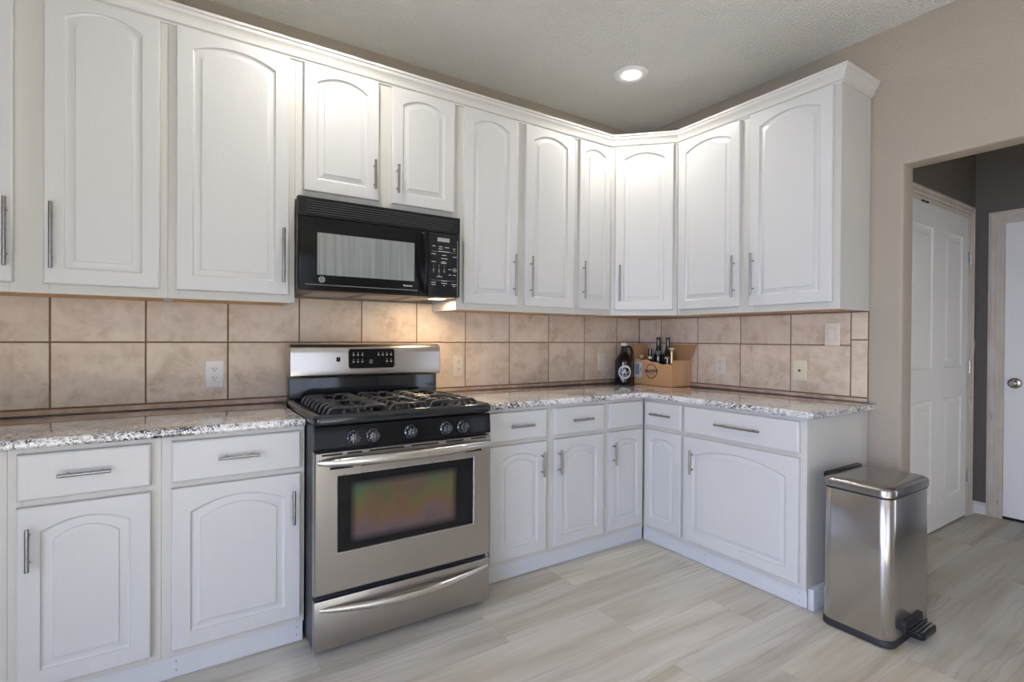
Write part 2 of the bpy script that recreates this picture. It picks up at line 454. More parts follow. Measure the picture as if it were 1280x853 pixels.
window(1, 'x', XL, -4.4, -2.2, .15, 2.1, 2)
window(2, 'y', YF, -4.5, -1.75, .25, 2.3, 2)

# hall beyond the opening
bm = nb(); box(bm, WT, HALL_X + .1, HALL_Y, HALL_Y + .1, 0, CEIL); struct(obj('wall_hall_side', bm, hall_shaded_paint))
bm = nb(); box(bm, HALL_X, HALL_X + .1, -3.5, HALL_Y, 0, CEIL); struct(obj('wall_hall_end', bm, hall_shaded_paint))
wall_with_hole('wall_hall_far', 'y', -3.5, .1, WT, HALL_X + .1, .5, 1.5, .3, 1.9)  # unseen far wall; its opening is added for the hall fill
window(3, 'y', -3.5, .5, 1.5, .3, 1.9, 1)  # invented window frame around the added hall fill

def casing_profile(w, t):  # stepped casing cross-section: (across, out)
    return [(0, 0), (0, t * .9), (w * .14, t), (w * .20, t * .72), (w * .44, t * .78), (w * .50, t * .55), (w * .70, t * .60), (w * .76, t * .42), (w * .94, t * .46), (w, t * .3), (w, 0)]
def casing(M, x0, x1, z1, w, t, n):
    """casing round an opening x0..x1 up to z1 (outer edges), local front -y"""
    bm = nb(); pr = casing_profile(w, t)
    path = [((x0, 0), (1, 0)), ((x0, z1), (1, -1)), ((x1, z1), (-1, -1)), ((x1, 0), (-1, 0))]
    rings = [[(p[0] + d[0] * a, -b, p[1] + d[1] * a) for a, b in pr] for p, d in path]
    loops(bm, rings, True, True, True)
    return struct(obj('trim_%d' % n, bm, casing_paint, M=M, angle=20))
M_side = Matrix.Translation((0, HALL_Y, 0))
M_end = Matrix.Translation((HALL_X, 0, 0)) @ Matrix.Rotation(-PI / 2, 4, 'Z')   # local x = -world y
casing(M_side, .49, 1.738, 2.19, .095, .022, 1)
casing(M_end, 1.615, 2.75, 2.147, .085, .028, 2)

def hall_door(n, M, x0, x1, z0, z1, panels, y=-.010, t=.008):
    bm = nb(); 
    xs = sorted({x0, x1, *[p[0] for p in panels], *[p[1] for p in panels]}); zs = sorted({z0, z1, *[p[2] for p in panels], *[p[3] for p in panels]})
    for a, b in zip(xs, xs[1:]):
        for c, d in zip(zs, zs[1:]):
            if not any(p[0] == a and p[1] == b and p[2] == c and p[3] == d for p in panels): box(bm, a, b, y, y + t, c, d)
    for (a, b, c, d) in panels:
        rr = lambda i, dy: [(a + i, y + dy, c + i), (b - i, y + dy, c + i), (b - i, y + dy, d - i), (a + i, y + dy, d - i)]
        loops(bm, [rr(0, 0), rr(.005, .005), rr(.012, .0078), rr(.034, .0078), rr(.058, .0025), rr(.060, .0008)], True, False, True)
    return struct(obj('door_%d' % n, bm, hall_door_paint, M=M))
P_ = [(.665, 1.0, 1.06, 1.96), (1.195, 1.525, 1.06, 1.96), (.665, 1.0, .20, .86), (1.195, 1.525, .20, .86)]
d1 = hall_door(1, M_side, .575, 1.632, .014, 2.108, P_)
for z in (.29, 1.056, 1.82):
    bm = nb(); tube(bm, [(1.638, HALL_Y - .022, z - .045), (1.638, HALL_Y - .022, z + .045)], .007, 8)
    box(bm, 1.628, 1.65, HALL_Y - .017, HALL_Y - .013, z - .045, z + .045)
    struct(obj('door_hinge', bm, hinge_m, d1))
bm = nb()
for x in (.80, .86): box(bm, x, x + .035, HALL_Y - .022, HALL_Y - .012, 2.098, 2.108, .002, 1)
struct(obj('door_latch', bm, slot_m, d1))
d2 = hall_door(2, M_end, 1.702, 2.66, .02, 2.06, [])
bm = nb(); lathe(bm, [(.0, -.002), (.036, -.002), (.036, .006), (.030, .010), (.012, .012), (.011, .030), (.020, .036), (.026, .046), (.026, .058), (.018, .066), (.0, .068)], (HALL_X - .010, -1.757, .952), 24, 'x')
struct(obj('door_knob', bm, brass, d2))
bm = nb(); box(bm, HALL_X - .010, HALL_X - .001, -2.66, -1.70, 0, .02); struct(obj('door_sill', bm, dark, d2))

def base_prof(h, t): return [(0, 0), (t, 0), (t, h * .78), (t * .55, h * .86), (t * .5, h * .95), (0, h)]
bm = nb(); pr = base_prof(.085, .014)
loops(bm, [[(1.738, HALL_Y - a, z) for a, z in pr], [(HALL_X - .0, HALL_Y - a, z) for a, z in pr]], True, True, True)
loops(bm, [[(HALL_X - a, HALL_Y - .0, z) for a, z in pr], [(HALL_X - a, -1.615, z) for a, z in pr]], True, True, True)
struct(obj('baseboard_hall', bm, white_trim))
bm = nb()
loops(bm, [[(-a, -1.64, z) for a, z in pr], [(-a, ARCH_Y - .0 + .012, z) for a, z in pr]], True, True, True)
struct(obj('baseboard_right', bm, white_trim))

# tile backsplash: real tiles on a grout bed, one mesh per wall
T, G0, TB = .3217, 1.2128, .938
def tiles(bm, M, cols, rows_of):
    tl = bm.faces.layers.float_color.get('tone') or bm.faces.layers.float_color.new('tone')
    for (a, b) in cols:
        for (z0, z1) in rows_of(a, b):
            if z1 - z0 < .01 or b - a < .01: continue
            e = .0032; n0 = len(bm.faces)
            t = nb(); rr = lambda i, y: [(a + i, y, z0 + i), (b - i, y, z0 + i), (b - i, y, z1 - i), (a + i, y, z1 - i)]
            loops(t, [rr(e, -.004), rr(e, -.0092), rr(e + .002, -.0108)], True, False, True); t.transform(M)
            merge(bm, t); bm.faces.ensure_lookup_table(); r = (random.random(), random.random(), random.random(), 1)
            for f in bm.faces[n0:]: f[tl] = r
MW0, MW1 = -2.585, -1.762
bm = nb(); xs = [-3.95] + [-.2502 - i * T for i in range(11, -1, -1)] + [-.0105]
cols = []
for a, b in zip(xs, xs[1:]):
    cut = [c for c in (MW0, MW1) if a < c < b]
    pts = [a] + cut + [b]; cols.append((a, b))
bk = tiles(bm, Matrix(), cols, lambda a, b: [(TB, G0), (G0, 1.4435)])
box(bm, -3.95, -.004, -.008, -.0005, .916, 1.443, mi=1)
bm.faces.ensure_lookup_table()
o = struct(obj('backsplash_back', bm, [tile_m, grout_m]))
bm = nb(); box(bm, -3.95, -.012, -.016, -.0085, .9148, .934, .004, 2); box(bm, -3.95, -2.6, -.022, -.016, .9148, .919); struct(obj('trim_3', bm, bead_m))
Mr = Matrix.Rotation(-PI / 2, 4, 'Z')       # local x = -world y, local y = world x
bm = nb(); xs = [.011] + [.2246 + i * T for i in range(5)]
tiles(bm, Mr, list(zip(xs, xs[1:])), lambda a, b: [(TB, G0), (G0, 1.392)])
tiles(bm, Mr, [(xs[-1], 1.594)], lambda a, b: [(TB, 1.243), (1.243, 1.392)])
b2 = nb(); box(b2, .004, 1.594, -.008, -.0005, .916, 1.392); b2.transform(Mr); merge(bm, b2, 1)
struct(obj('backsplash_right', bm, [tile_m, grout_m]))
bm = nb(); box(bm, .018, 1.594, -.016, -.0085, .9148, .934, .004, 2); struct(obj('trim_4', bm, bead_m, M=Mr))

# ------------------------------------------------------------------ cabinets
def pull(par, c, L, axis, M, stand=.030, r=.0062):
    """bar pull; c=(x, yfront, z) centre on the door face in the local frame"""
    x, y, z = c; bm = nb()
    d = Vector((1, 0, 0)) if axis == 'x' else Vector((0, 0, 1)); C = Vector((x, y - stand, z))
    tube(bm, [C - d * L / 2, C - d * (L / 2 - .001), C + d * (L / 2 - .001), C + d * L / 2], [r * .85, r, r, r * .85], 12)
    for s in (-1, 1):
        p = C + d * s * L * .32
        tube(bm, [(p.x, y + .001, p.z), (p.x, y - stand, p.z)], .0042, 8)
    return obj('handle', bm, nickel, par, M)

def door(par, M, x0, x1, z0, z1, yb, t=.020, rise=None, stile=.057, top=.042, bot=.056):
    w, h = x1 - x0, z1 - z0; bm = nb(); NT = 14
    rise = rise if rise is not None else min(.040, .11 * w)
    if w < .3: stile = .046
    def rect(i, y): 
        pts = [(x0 + i, y, z0 + i), (x1 - i, y, z0 + i)]
        for k in range(NT + 1): pts.append((x1 - i - (w - 2 * i) * k / NT, y, z1 - i))
        return pts
    def arch(i, y):
        l, r, b = x0 + stile + i, x1 - stile - i, z0 + bot + i; zt = z1 - top - rise - i
        pts = [(l, y, b), (r, y, b)]
        for k in range(NT + 1):
            s = k / NT; pts.append((r - (r - l) * s, y, zt + rise * (1 - (2 * s - 1) ** 2)))
        return pts
    f = yb - t
    loops(bm, [rect(0, yb), rect(0, f + .005), rect(.0015, f + .0015), rect(.005, f), arch(0, f), arch(.0025, f + .0055), arch(.008, f + .0085), arch(.012, f + .0085), arch(.031, f + .0035), arch(.0325, f + .0003)], True, True, True)
    return obj('door', bm, door_paint, par, M, angle=18)

def drawer(par, M, x0, x1, z0, z1, yb, t=.020, name='drawer'):
    bm = nb()
    rect = lambda i, y: [(x0 + i, y, z0 + i), (x1 - i, y, z0 + i), (x1 - i, y, z1 - i), (x0 + i, y, z1 - i)]
    f = yb - t
    loops(bm, [rect(0, yb), rect(0, f + .007), rect(.002, f + .0025), rect(.007, f)], True, True, True)
    return obj(name, bm, door_paint, par, M, angle=18)

UB, UT, UF = 1.394, 2.515, -.3225      # upper cabinet bottom / top, frame front plane
UDB, UDT = 1.4291, 2.4965
def upper(label, M, x0, x1, doors, loc, zb=UB, db=UDB, group='white wall cabinets', end=False, underside=True):
    t = thing('wall_cabinet', label, 'cabinet', loc, group)
    bm = nb(); e = .0002
    box(bm, x0 + e, x0 + .016, UF + .019, -.013, zb, UT); box(bm, x1 - .016, x1 - e, UF + .019, -.013, zb, UT)
    box(bm, x0 + .016, x1 - .016, UF + .019, -.013, UT - .016, UT); box(bm, x0 + .016, x1 - .016, -.017, -.013, zb + .02, UT - .016)
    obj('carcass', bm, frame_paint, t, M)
    bm = nb(); box(bm, x0 + .016, x1 - .016, UF + .019, -.017, zb + .003, zb + .015); obj('bottom_panel', bm, under_wood, t, M, label='bare brown wood underside')
    bm = nb(); o_ = .012
    ed = [(d[0] + o_, d[1] - o_) for d in doors]; st = x0 + e
    for a, b in ed: box(bm, st, a, UF, UF + .019, zb, UT, .001, 1); st = b
    box(bm, st, x1 - e, UF, UF + .019, zb, UT, .001, 1)
    for a, b in ed:
        box(bm, a, b, UF, UF + .019, zb, db + o_, .001, 1); box(bm, a, b, UF, UF + .019, UDT - o_, UT, .001, 1)
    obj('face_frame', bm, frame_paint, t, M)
    for (a, b, hx, hz0, hz1) in doors:
        d = door(t, M, a, b, db, UDT, UF - .0005)
        pull(d, (hx, UF - .0205, (hz0 + hz1) / 2), hz1 - hz0, 'z', M)
    return t
I = Matrix()
HU = (1.482, 1.722); HM = (1.961, 2.102)
upper('tall white two-door wall cabinet cut by the photo edge, farthest from the corner', I, -3.93, -3.061, [(-3.865, -3.515, -3.532, *HU), (-3.4349, -3.0875, -3.411, *HU)], (-3.5, 0, UB))
upper('tall white one-door wall cabinet touching the microwave, handle at its lower door edge', I, -3.061, -2.582, [(-3.0344, -2.6089, -2.635, *HU)], (-2.82, 0, UB))
upper('short white two-door wall cabinet directly above the black microwave', I, -2.582, -1.765, [(-2.5474, -2.1984, -2.224, *HM), (-2.1334, -1.7864, -2.107, *HM)], (-2.17, 0, 1.868), zb=1.868, db=1.9124)
upper('tall white two-door wall cabinet next to the microwave, over the range-side outlet', I, -1.765, -.928, [(-1.7259, -1.3765, -1.404, *HU), (-1.3193, -.9503, -1.286, *HU)], (-1.35, 0, UB))
upper('narrowest white wall cabinet with one slim door, beside the angled corner cabinet', I, -.928, -.627, [(-.9055, -.642, -.882, 1.494, 1.73)], (-.78, 0, UB))
# diagonal corner cabinet
A_, B_ = (-.627, UF), (UF, -.627)
Md = Matrix.Translation(((A_[0] + B_[0]) / 2, (A_[1] + B_[1]) / 2, 0)) @ Matrix.Rotation(-PI / 4, 4, 'Z'); hw = math.hypot(A_[0] - B_[0], A_[1] - B_[1]) / 2
t = thing('wall_cabinet', 'white angled wall cabinet across the corner, single arched door facing out', 'cabinet', (-.3, -.3, UB), 'white wall cabinets')
poly = [(-.6264, -.013), (-.6264, UF + .02), (UF + .02, -.6264), (-.013, -.6264), (-.013, -.013)]
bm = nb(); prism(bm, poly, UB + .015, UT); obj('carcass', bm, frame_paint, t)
bm = nb(); prism(bm, poly, UB + .003, UB + .015); obj('bottom_panel', bm, under_wood, t)
bm = nb(); e = .002; q = .172
box(bm, -hw + e, -q, 0, .012, UB, UT, .001, 1); box(bm, q, hw - e, 0, .012, UB, UT, .001, 1); box(bm, -q, q, 0, .012, UB, UDB + .012, .001, 1); box(bm, -q, q, 0, .012, UDT - .012, UT, .001, 1)
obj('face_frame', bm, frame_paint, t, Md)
d = door(t, Md, -.184, .184, UDB, UDT, -.0005); pull(d, (-.150, -.0205, 1.605), .236, 'z', Md)
# right-hand run
Mr_u = Mr
upper('white two-door wall cabinet at the open end of the run, over the cable plate', Mr_u, .627, 1.598, [(.640, 1.0699, 1.042, *HU), (1.130, 1.5669, 1.159, *HU)], (0, -1.1, UB))

# crown moulding following the cabinet tops
prof = [(.000, -.055), (.006, -.055), (.008, -.047), (.014, -.043), (.016, -.034), (.022, -.018), (.033, -.006), (.036, .006), (.041, .010), (.042, .020), (.030, .022), (.0, .022)]
ZC = 2.552
path = [(-3.95, UF), (A_[0] , UF), (UF, B_[1]), (UF, -1.5985), (-.013, -1.5985)]
def offs(path):
    out = []
    for i, p in enumerate(path):
        ns = []
        for a, b in ((i - 1, i), (i, i + 1)):
            if a >= 0 and b < len(path):
                d_ = Vector((path[b][0] - path[a][0], path[b][1] - path[a][1])).normalized(); ns.append(Vector((d_.y, -d_.x)))
        n_ = (ns[0] + ns[-1]).normalized(); out.append(n_ / max(.3, n_.dot(ns[0])))
    return out
bm = nb(); on = offs(path)
loops(bm, [[(p[0] + n_.x * a, p[1] + n_.y * a, ZC + b) for a, b in prof] for p, n_ in zip(path, on)], True, True, True)
tag(obj('crown_moulding', bm, crown_paint, angle=25), 'white crown moulding capping the tops of all the wall cabinets', 'moulding')

# base cabinets
BB, BT, BF = .084, .880, -.6115
DT, DB, OT, OB = .8629, .7156, .6941, .1115
def base(label, M, x0, x1, units, loc, tri=None, end=False):
    """units: (door x0,x1, handle x or None, z0,z1, drawer x0,x1, drawer handle (xc,len) or None)"""
    t = thing('base_cabinet', label, 'cabinet', loc, 'white base cabinets'); e = .0002
    bm = nb()
    box(bm, x0 + e, x0 + .016, BF + .019, -.013, BB, BT); box(bm, x1 - .016, x1 - e, BF + .019, -.013, BB, BT)
    box(bm, x0 + .016, x1 - .016, BF + .019, -.013, BB, BB + .016); box(bm, x0 + .016, x1 - .016, -.019, -.013, BB + .016, BT)
    box(bm, x0 + e, x1 - e, -.54, -.52, .0005, BB)
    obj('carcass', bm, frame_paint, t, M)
    bm = nb(); o_ = .012; st = x0 + e
    for u in units:
        a, b = u[0] + o_, u[1] - o_
        box(bm, st, a, BF, BF + .019, BB, BT, .001, 1); st = b
        box(bm, a, b, BF, BF + .019, BB, OB + o_, .001, 1); box(bm, a, b, BF, BF + .019, OT - o_, DB + o_, .001, 1); box(bm, a, b, BF, BF + .019, DT - o_, BT, .001, 1)
    box(bm, st, x1 - e, BF, BF + .019, BB, BT, .001, 1)
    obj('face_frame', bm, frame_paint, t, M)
    for (a, b, hx, z0, z1, c, d_, dh) in units:
        o = door(t, M, a, b, OB, OT, BF - .0005, top=.046, rise=min(.052, .1 * (b - a)))
        if hx is not None: pull(o, (hx, BF - .0205, (z0 + z1) / 2), z1 - z0, 'z', M)
        o = drawer(t, M, c, d_, DB, DT, BF - .0005, name='drawer' if dh else 'false_drawer')
        if dh: pull(o, (dh[0], BF - .0205, .791), dh[1], 'x', M)
    return t
HB = (.499, .634)
base('white base cabinet farthest from the range, cut off by the photo edge', I, -3.93, -3.475, [(-3.9, -3.512, -3.545, *HB, -3.9, -3.512, (-3.7, .138))], (-3.7, 0, 0))
base('white one-door base cabinet with its handle on the side away from the range', I, -3.475, -3.075, [(-3.452, -3.1048, -3.421, *HB, -3.452, -3.1048, (-3.282, .138))], (-3.28, 0, 0))
base('white one-door base cabinet touching the range, handle beside the oven', I, -3.075, -2.594, [(-3.0451, -2.6119, -2.641, .497, .630, -3.0451, -2.6119, (-2.833, .138))], (-2.83, 0, 0))
base('white two-door, two-drawer base cabinet between the range and the corner', I, -1.80, -.940, [(-1.726, -1.3733, -1.410, .510, .641, -1.726, -1.3733, (-1.546, .144)), (-1.3219, -.9593, -1.295, .507, .640, -1.3219, -.9593, (-1.138, .145))], (-1.37, 0, 0))
base('slim white corner base cabinet with a handleless false drawer', I, -.940, -.612, [(-.9191, -.639, -.889, .506, .636, -.9191, -.636, None)], (-.78, 0, 0))
base('slim white base cabinet with one small drawer, first around the corner', Mr, .613, .9165, [(.637, .9057, None, 0, 0, .637, .9057, (.775, .150))], (0, -.77, 0))
base('widest white base cabinet with a long-handled drawer, beside the steel bin', Mr, .9165, 1.595, [(.9267, 1.5666, .989, .494, .626, .9267, 1.5666, (1.265, .250))], (0, -1.25, 0))

# toe boards
def toeboard(label, M, x0, x1, y=-.602, y0=-.545, nails=()):
    bm = nb(); box(bm, x0, x1, y, y0, .0008, BB - .003, .002, 1)
    o = tag(obj('toe_board', bm, toe_paint, M=M), label, 'toe board', 'white toe boards')
    for x in nails:
        for z in (.028, .06):
            bm = nb(); lathe(bm, [(0, -.0004), (.0022, -.0004), (.0022, .0006), (0, .0008)], (x, y, z), 8, 'y'); obj('nail_head', bm, slot_m, o, M)
    return o
toeboard('white toe board under the base cabinets before the range', I, -3.93, -2.596, nails=(-3.28, -3.03, -2.62))
toeboard('white toe board running from the range to the inside corner', I, -1.80, -.606)
toeboard('white toe board under the wide cabinet leading to the bin', Mr, .606, 1.594, nails=(1.05, 1.56))
bm = nb(); box(bm, -.600, -.016, -1.624, -1.598, .0008, .098, .003, 2)
tag(obj('toe_board', bm, toe_paint), 'white board end piece wrapping the cabinet side by the bin', 'toe board', 'white toe boards')

# worktops
CZ0, CZ1, CF = .8815, .914, -.645
def slab(name, poly, label):
    b = nb()
    loops(b, [[(x, y, CZ0) for x, y in poly], [(x, y, CZ1) for x, y in poly]], True, True, True)
    bmesh.ops.recalc_face_normals(b, faces=b.faces[:])
    ed = [e for e in b.edges if abs(e.verts[0].co.z - e.verts[1].co.z) < 1e-6]
    bmesh.ops.bevel(b, geom=ed, offset=.010, segments=4, profile=.5, affect='EDGES')
    return tag(obj(name, b, granite, angle=30), label, 'worktop', 'granite worktops')
slab('granite_worktop', [(-3.95, -.0005), (-3.95, CF), (-2.597, CF), (-2.597, -.0005)], 'straight speckled granite worktop before the range, nothing on it')
slab('granite_worktop', [(-1.797, -.0005), (-1.797, CF), (-.668, CF), (CF, -.668), (CF, -1.637), (-.0005, -1.637), (-.0005, -.0005)], 'L-shaped speckled granite worktop carrying the growler and cardboard box')

# ------------------------------------------------------------------ gas range
RX0, RX1, RF = -2.588, -1.815, -.78
t = thing('gas_range', 'stainless and black freestanding gas range under the microwave', 'stove', (-2.2, -.45, 0))
bm = nb(); box(bm, RX0, RX1, -.745, -.17, .022, .895, .004, 1)
for x in (RX0 + .06, RX1 - .06):
    for y in (-.70, -.22): lathe(bm, [(.018, 0.0008), (.018, .012), (.009, .014), (.009, .03)], (x, y, 0), 12)
obj('body', bm, side_black, t)
# storage drawer
bm = nb(); box(bm, RX0 - .003, RX1, RF, -.746, .030, .224, .004, 2)
dr = obj('storage_drawer', bm, steel, t)
def bow(bm, x0, x1, z, y, out, r0, zs=0.0, n=22, p=.55, sq=1.25):
    pts, rs = [], []
    for k in range(n + 1):
        s = k / n; q = math.sin(PI * s) ** p
        pts.append((x0 + (x1 - x0) * s, y - out * q, z + zs * math.sin(PI * s))); rs.append(r0 * (.55 + .45 * min(1, q * 1.2)))
    tube(bm, pts, rs, 12, squash=sq)
bm = nb(); bow(bm, RX0 + .018, RX1 - .012, .188, RF + .004, .052, .0125, -.012, p=.8); obj('handle', bm, satin, dr)
# oven door
bm = nb(); DZ0, DZ1 = .243, .797
wx0, wx1, wz0, wz1 = -2.505, -1.902, .398, .699
for (a, b, c, d_) in ((RX0 - .003, wx0, DZ0, DZ1), (wx1, RX1, DZ0, DZ1), (wx0, wx1, DZ0, wz0), (wx0, wx1, wz1, DZ1)): pass
rr = lambda a, b, c, d_, y: [(a, y, c), (b, y, c), (b, y, d_), (a, y, d_)]
loops(bm, [rr(RX0 - .003, RX1, DZ0, DZ1, -.747), rr(RX0 - .003, RX1, DZ0, DZ1, RF + .006), rr(RX0 + .002, RX1 - .005, DZ0 + .005, DZ1 - .005, RF), rr(wx0, wx1, wz0, wz1, RF), rr(wx0 + .002, wx1 - .002, wz0 + .002, wz1 - .002, RF + .004)], True, True, False)
dn = obj('oven_door', bm, steel, t, angle=20)
bm = nb(); box(bm, wx0 + .001, wx1 - .001, RF + .0035, RF + .010, wz0 + .001, wz1 - .001); obj('window', bm, dglass, dn)
bm = nb(); box(bm, -2.455, -1.985, RF + .0025, RF + .0034, .425, .668); obj('coated_pane', bm, irid, dn)
bm = nb()
for (a, b, c, d_) in ((wx0 - .004, wx0, wz0 - .004, wz1 + .004), (wx1, wx1 + .004, wz0 - .004, wz1 + .004), (wx0, wx1, wz0 - .004, wz0), (wx0, wx1, wz1, wz1 + .004)): box(bm, a, b, RF - .002, RF + .001, c, d_, .001, 1)
obj('window_trim', bm, chrome, dn)
L_ = RX1 - RX0
for a, b in ((.03, .13), (.155, .23), (.27, .46), (.50, .66), (.71, .82), (.87, .97)): bm = nb(); box(bm, RX0 + L_ * a, RX0 + L_ * b, RF - .0006, RF + .002, .781, .788); obj('vent_slot', bm, dark, dn)
for a, b in ((.07, .185), (.225, .30), (.83, .94)): bm = nb(); box(bm, RX0 + L_ * a, RX0 + L_ * b, RF - .0006, RF + .002, .726, .735); obj('vent_slot', bm, dark, dn)
bm = nb(); bow(bm, RX0 + .012, RX1 - .004, .757, RF + .004, .055, .0155, 0, p=.5); obj('handle', bm, satin, dn)
# control panel and knobs
bm = nb(); prism(bm, [(-.752, .806), (-.782, .806), (-.784, .812), (-.776, .893), (-.752, .893)], RX0 - .004, RX1, 'x', .002, 2)
cp = obj('control_panel', bm, plastic_gloss, t)
for x in (-2.444, -2.367, -2.206, -2.043, -1.960):
    bm = nb(); lathe(bm, [(0, -.004), (.029, -.004), (.029, .003), (.026, .006), (.023, .008), (.022, .022), (.020, .027), (.013, .029), (0, .029)], (x, -.782, .846), 54, 'y', lob=lambda h: .10 if h > .004 else .04)
    box(bm, x - .005, x + .005, -.818, -.808, .828, .864, .003, 2)
    obj('knob', bm, knob_m, cp)
# cooktop: rolled front lip, shallow well
bm = nb(); cx0, cx1, cy0, cy1 = RX0 - .008, RX1 + .004, -.797, -.20
rings = []
for i, z in ((.010, .900), (.002, .905), (0, .914), (.0, .926), (.004, .935), (.012, .941), (.020, .942), (.030, .938), (.040, .927), (.048, .922)):
    rings.append([(x, y, z) for x, y in rrect(cx0 + i, cx1 - i, cy0 + i, cy1 - i * .5, max(.028 - i * .3, .008), 4)])
loops(bm, rings, True, True, True); obj('cooktop', bm, enamel, t, angle=40)
burners = [(-2.395, -.63, .048), (-2.395, -.36, .040), (-2.01, -.63, .052), (-2.01, -.36, .036), (-2.20, -.50, .038)]
for x, y, r in burners:
    bm = nb(); lathe(bm, [(r * 1.25, .9215), (r * 1.25, .926), (r * .9, .928), (r * .9, .934), (r, .936), (r, .941), (r * .9, .9435), (0, .9445)], (x, y, 0), 28); obj('burner', bm, iron, t)
def grate(x0, x1, outer):
    bm = nb(); y0, y1 = -.738, -.262; zt = .959; r = .0066
    ys = [y0 + (y1 - y0) * k / 7 for k in range(8)]
    xm = (x0 + x1) / 2
    for k, y in enumerate(ys):       # fingers: bent-down outer end, rising to the top plane
        for s, xo in ((-1, x0), (1, x1)):
            xi = xm + s * .030 if k in (0, 3, 4, 7) else xm + s * .052
            pts = [(xo + s * 0.0, y, .9265)] + [(xo - s * (.028 - .028 * math.cos(a)), y, .9265 + (zt - .9265) * math.sin(a)) for a in (.5, .9, 1.25, PI / 2)] + [((xo + xi) / 2, y, zt), (xi, y, zt), (xi - s * .004, y, zt - .012)]
            tube(bm, pts, r, 8, squash=1.2)
    for s in (-1, 1):
        xx = xm + s * .055; tube(bm, [(xx, y0 - .004, .930), (xx, y0 + .004, zt - .008), (xx, y0 + .02, zt - .001), (xx, y1 - .02, zt - .001), (xx, y1 - .004, zt - .008), (xx, y1 + .004, .930)], .0056, 8)
    tube(bm, [(xm, y0 - .004, .930), (xm, y0 + .004, zt - .006), (xm, y0 + .02, zt), (xm, y0 + .09, zt)], r, 8); tube(bm, [(xm, y1 + .004, .930), (xm, y1 - .004, zt - .006), (xm, y1 - .02, zt), (xm, y1 - .09, zt)], r, 8)
    for y in (y0, (y0 + y1) / 2, y1): tube(bm, [(xm - .06, y, zt - .001), (xm + .06, y, zt - .001)], .0056, 8)
    obj('grate', bm, iron, t)
grate(-2.535, -2.292, -1); grate(-2.283, -2.112, 0); grate(-2.103, -1.868, 1)
# backguard
bm = nb(); BG0, BG1 = RX0 + .001, RX1 - .001
box(bm, BG0 + .004, BG1 - .004, -.200, -.125, .90, 1.06, .004, 2)
obj('vent_riser', bm, enamel, t)
bm = nb(); secs = []
pf = [(-.128, 1.052), (-.236, 1.046), (-.246, 1.052), (-.247, 1.075), (-.2445, 1.168), (-.238, 1.192), (-.220, 1.205), (-.200, 1.2085), (-.128, 1.2085)]
prism(bm, pf, BG0, BG1, 'x', .006, 3); bg = obj('backguard', bm, steel, t, angle=40)
Mb = Matrix.Translation((0, -.2437, 1.13)) @ Matrix.Rotation(math.atan2(.007, .093), 4, 'X') @ Matrix.Rotation(0, 4, 'Z')
Mb = Matrix.Translation((0, -.2456, 1.130)) @ Matrix.Rotation(-.027, 4, 'X')
bm = nb(); prism(bm, rrect(-2.316, -2.081, -.045, .052, .014), -.0025, .004, 'y'); obj('display_panel', bm, plastic_gloss, bg, Mb)
bm = nb(); ro, ri = rrect(-2.320, -2.077, -.049, .056, .017), rrect(-2.316, -2.081, -.045, .052, .014)
loops(bm, [[(x, .002, z) for x, z in ro], [(x, -.0032, z) for x, z in ro], [(x, -.0032, z) for x, z in ri], [(x, .002, z) for x, z in ri]]); obj('display_trim', bm, chrome, bg, Mb)
for gx, cols_ in ((-2.292, 3), (-2.165, 4)):
    for j in range(cols_):
        for zz in (.022, -.012):
            if gx > -2.2 and zz < 0 and j < 2: continue
            x = gx + j * .022; bm = nb()
            lathe(bm, [(0, .0028), (.0052, .0028), (.0052, .0034), (0, .0034)], (x, 0, zz), 12, 'y'); box(bm, x - .003, x + .003, -.0034, -.0028, zz + .010, zz + .013)
            obj('touch_key', bm, keyd_m, bg, Mb)
bm = nb()
for zz in (-.006, -.013, -.020): box(bm, -2.213, -2.195, -.0034, -.0028, zz, zz + .003)
obj('key_legend', bm, keyd_m, bg, Mb)
bm = nb(); box(bm, -2.375, -2.357, -.0028, .002, -.010, .012); obj('badge', bm, dark, bg, Mb)

# ------------------------------------------------------------------ microwave
X0, X1, Z0, Z1, YM = -2.586, -1.786, 1.449, 1.864, -.42
t = thing('microwave', 'black over-the-range microwave hung below the short wall cabinet', 'microwave', ((X0 + X1) / 2, -.2, Z0))
bm = nb(); box(bm, X0 + .006, X1 - .006, -.385, -.012, Z0 + .004, Z1, .003, 1); obj('body', bm, plastic, t)
bm = nb(); 
for (a, b) in ((X0, X0 + .036), (X1 - .026, X1)): prism(bm, [(a, -.384), (a, YM + .014)] + ([(a + .003, YM + .004), (a + .010, YM)] if a == X0 else [(a, YM)]) + ([(b, YM)] if a == X0 else [(b - .010, YM), (b - .003, YM + .004), (b, YM + .014)]) + [(b, -.384)], 1.779, Z1, 'z')
box(bm, X0 + .036, X1 - .026, YM, -.384, 1.852, Z1, .002, 1); box(bm, X0 + .036, X1 - .026, YM, -.384, 1.779, 1.790, .002, 1)
vg = obj('vent_hood_front', bm, plastic, t)
bm = nb(); nz = 6
for k in range(nz):
    z = 1.790 + (1.852 - 1.790) * (k + .5) / nz
    prism(bm, [(YM + .0005, z - .0012), (YM + .0005, z + .0014), (YM + .022, z + .0075), (YM + .022, z + .005)], X0 + .036, X1 - .026, 'x')
obj('vent_grille', bm, slat_m, vg)
bm = nb(); box(bm, X0 + .036, X1 - .026, -.398, -.386, 1.790, 1.852); obj('vent_cavity', bm, dark, vg)
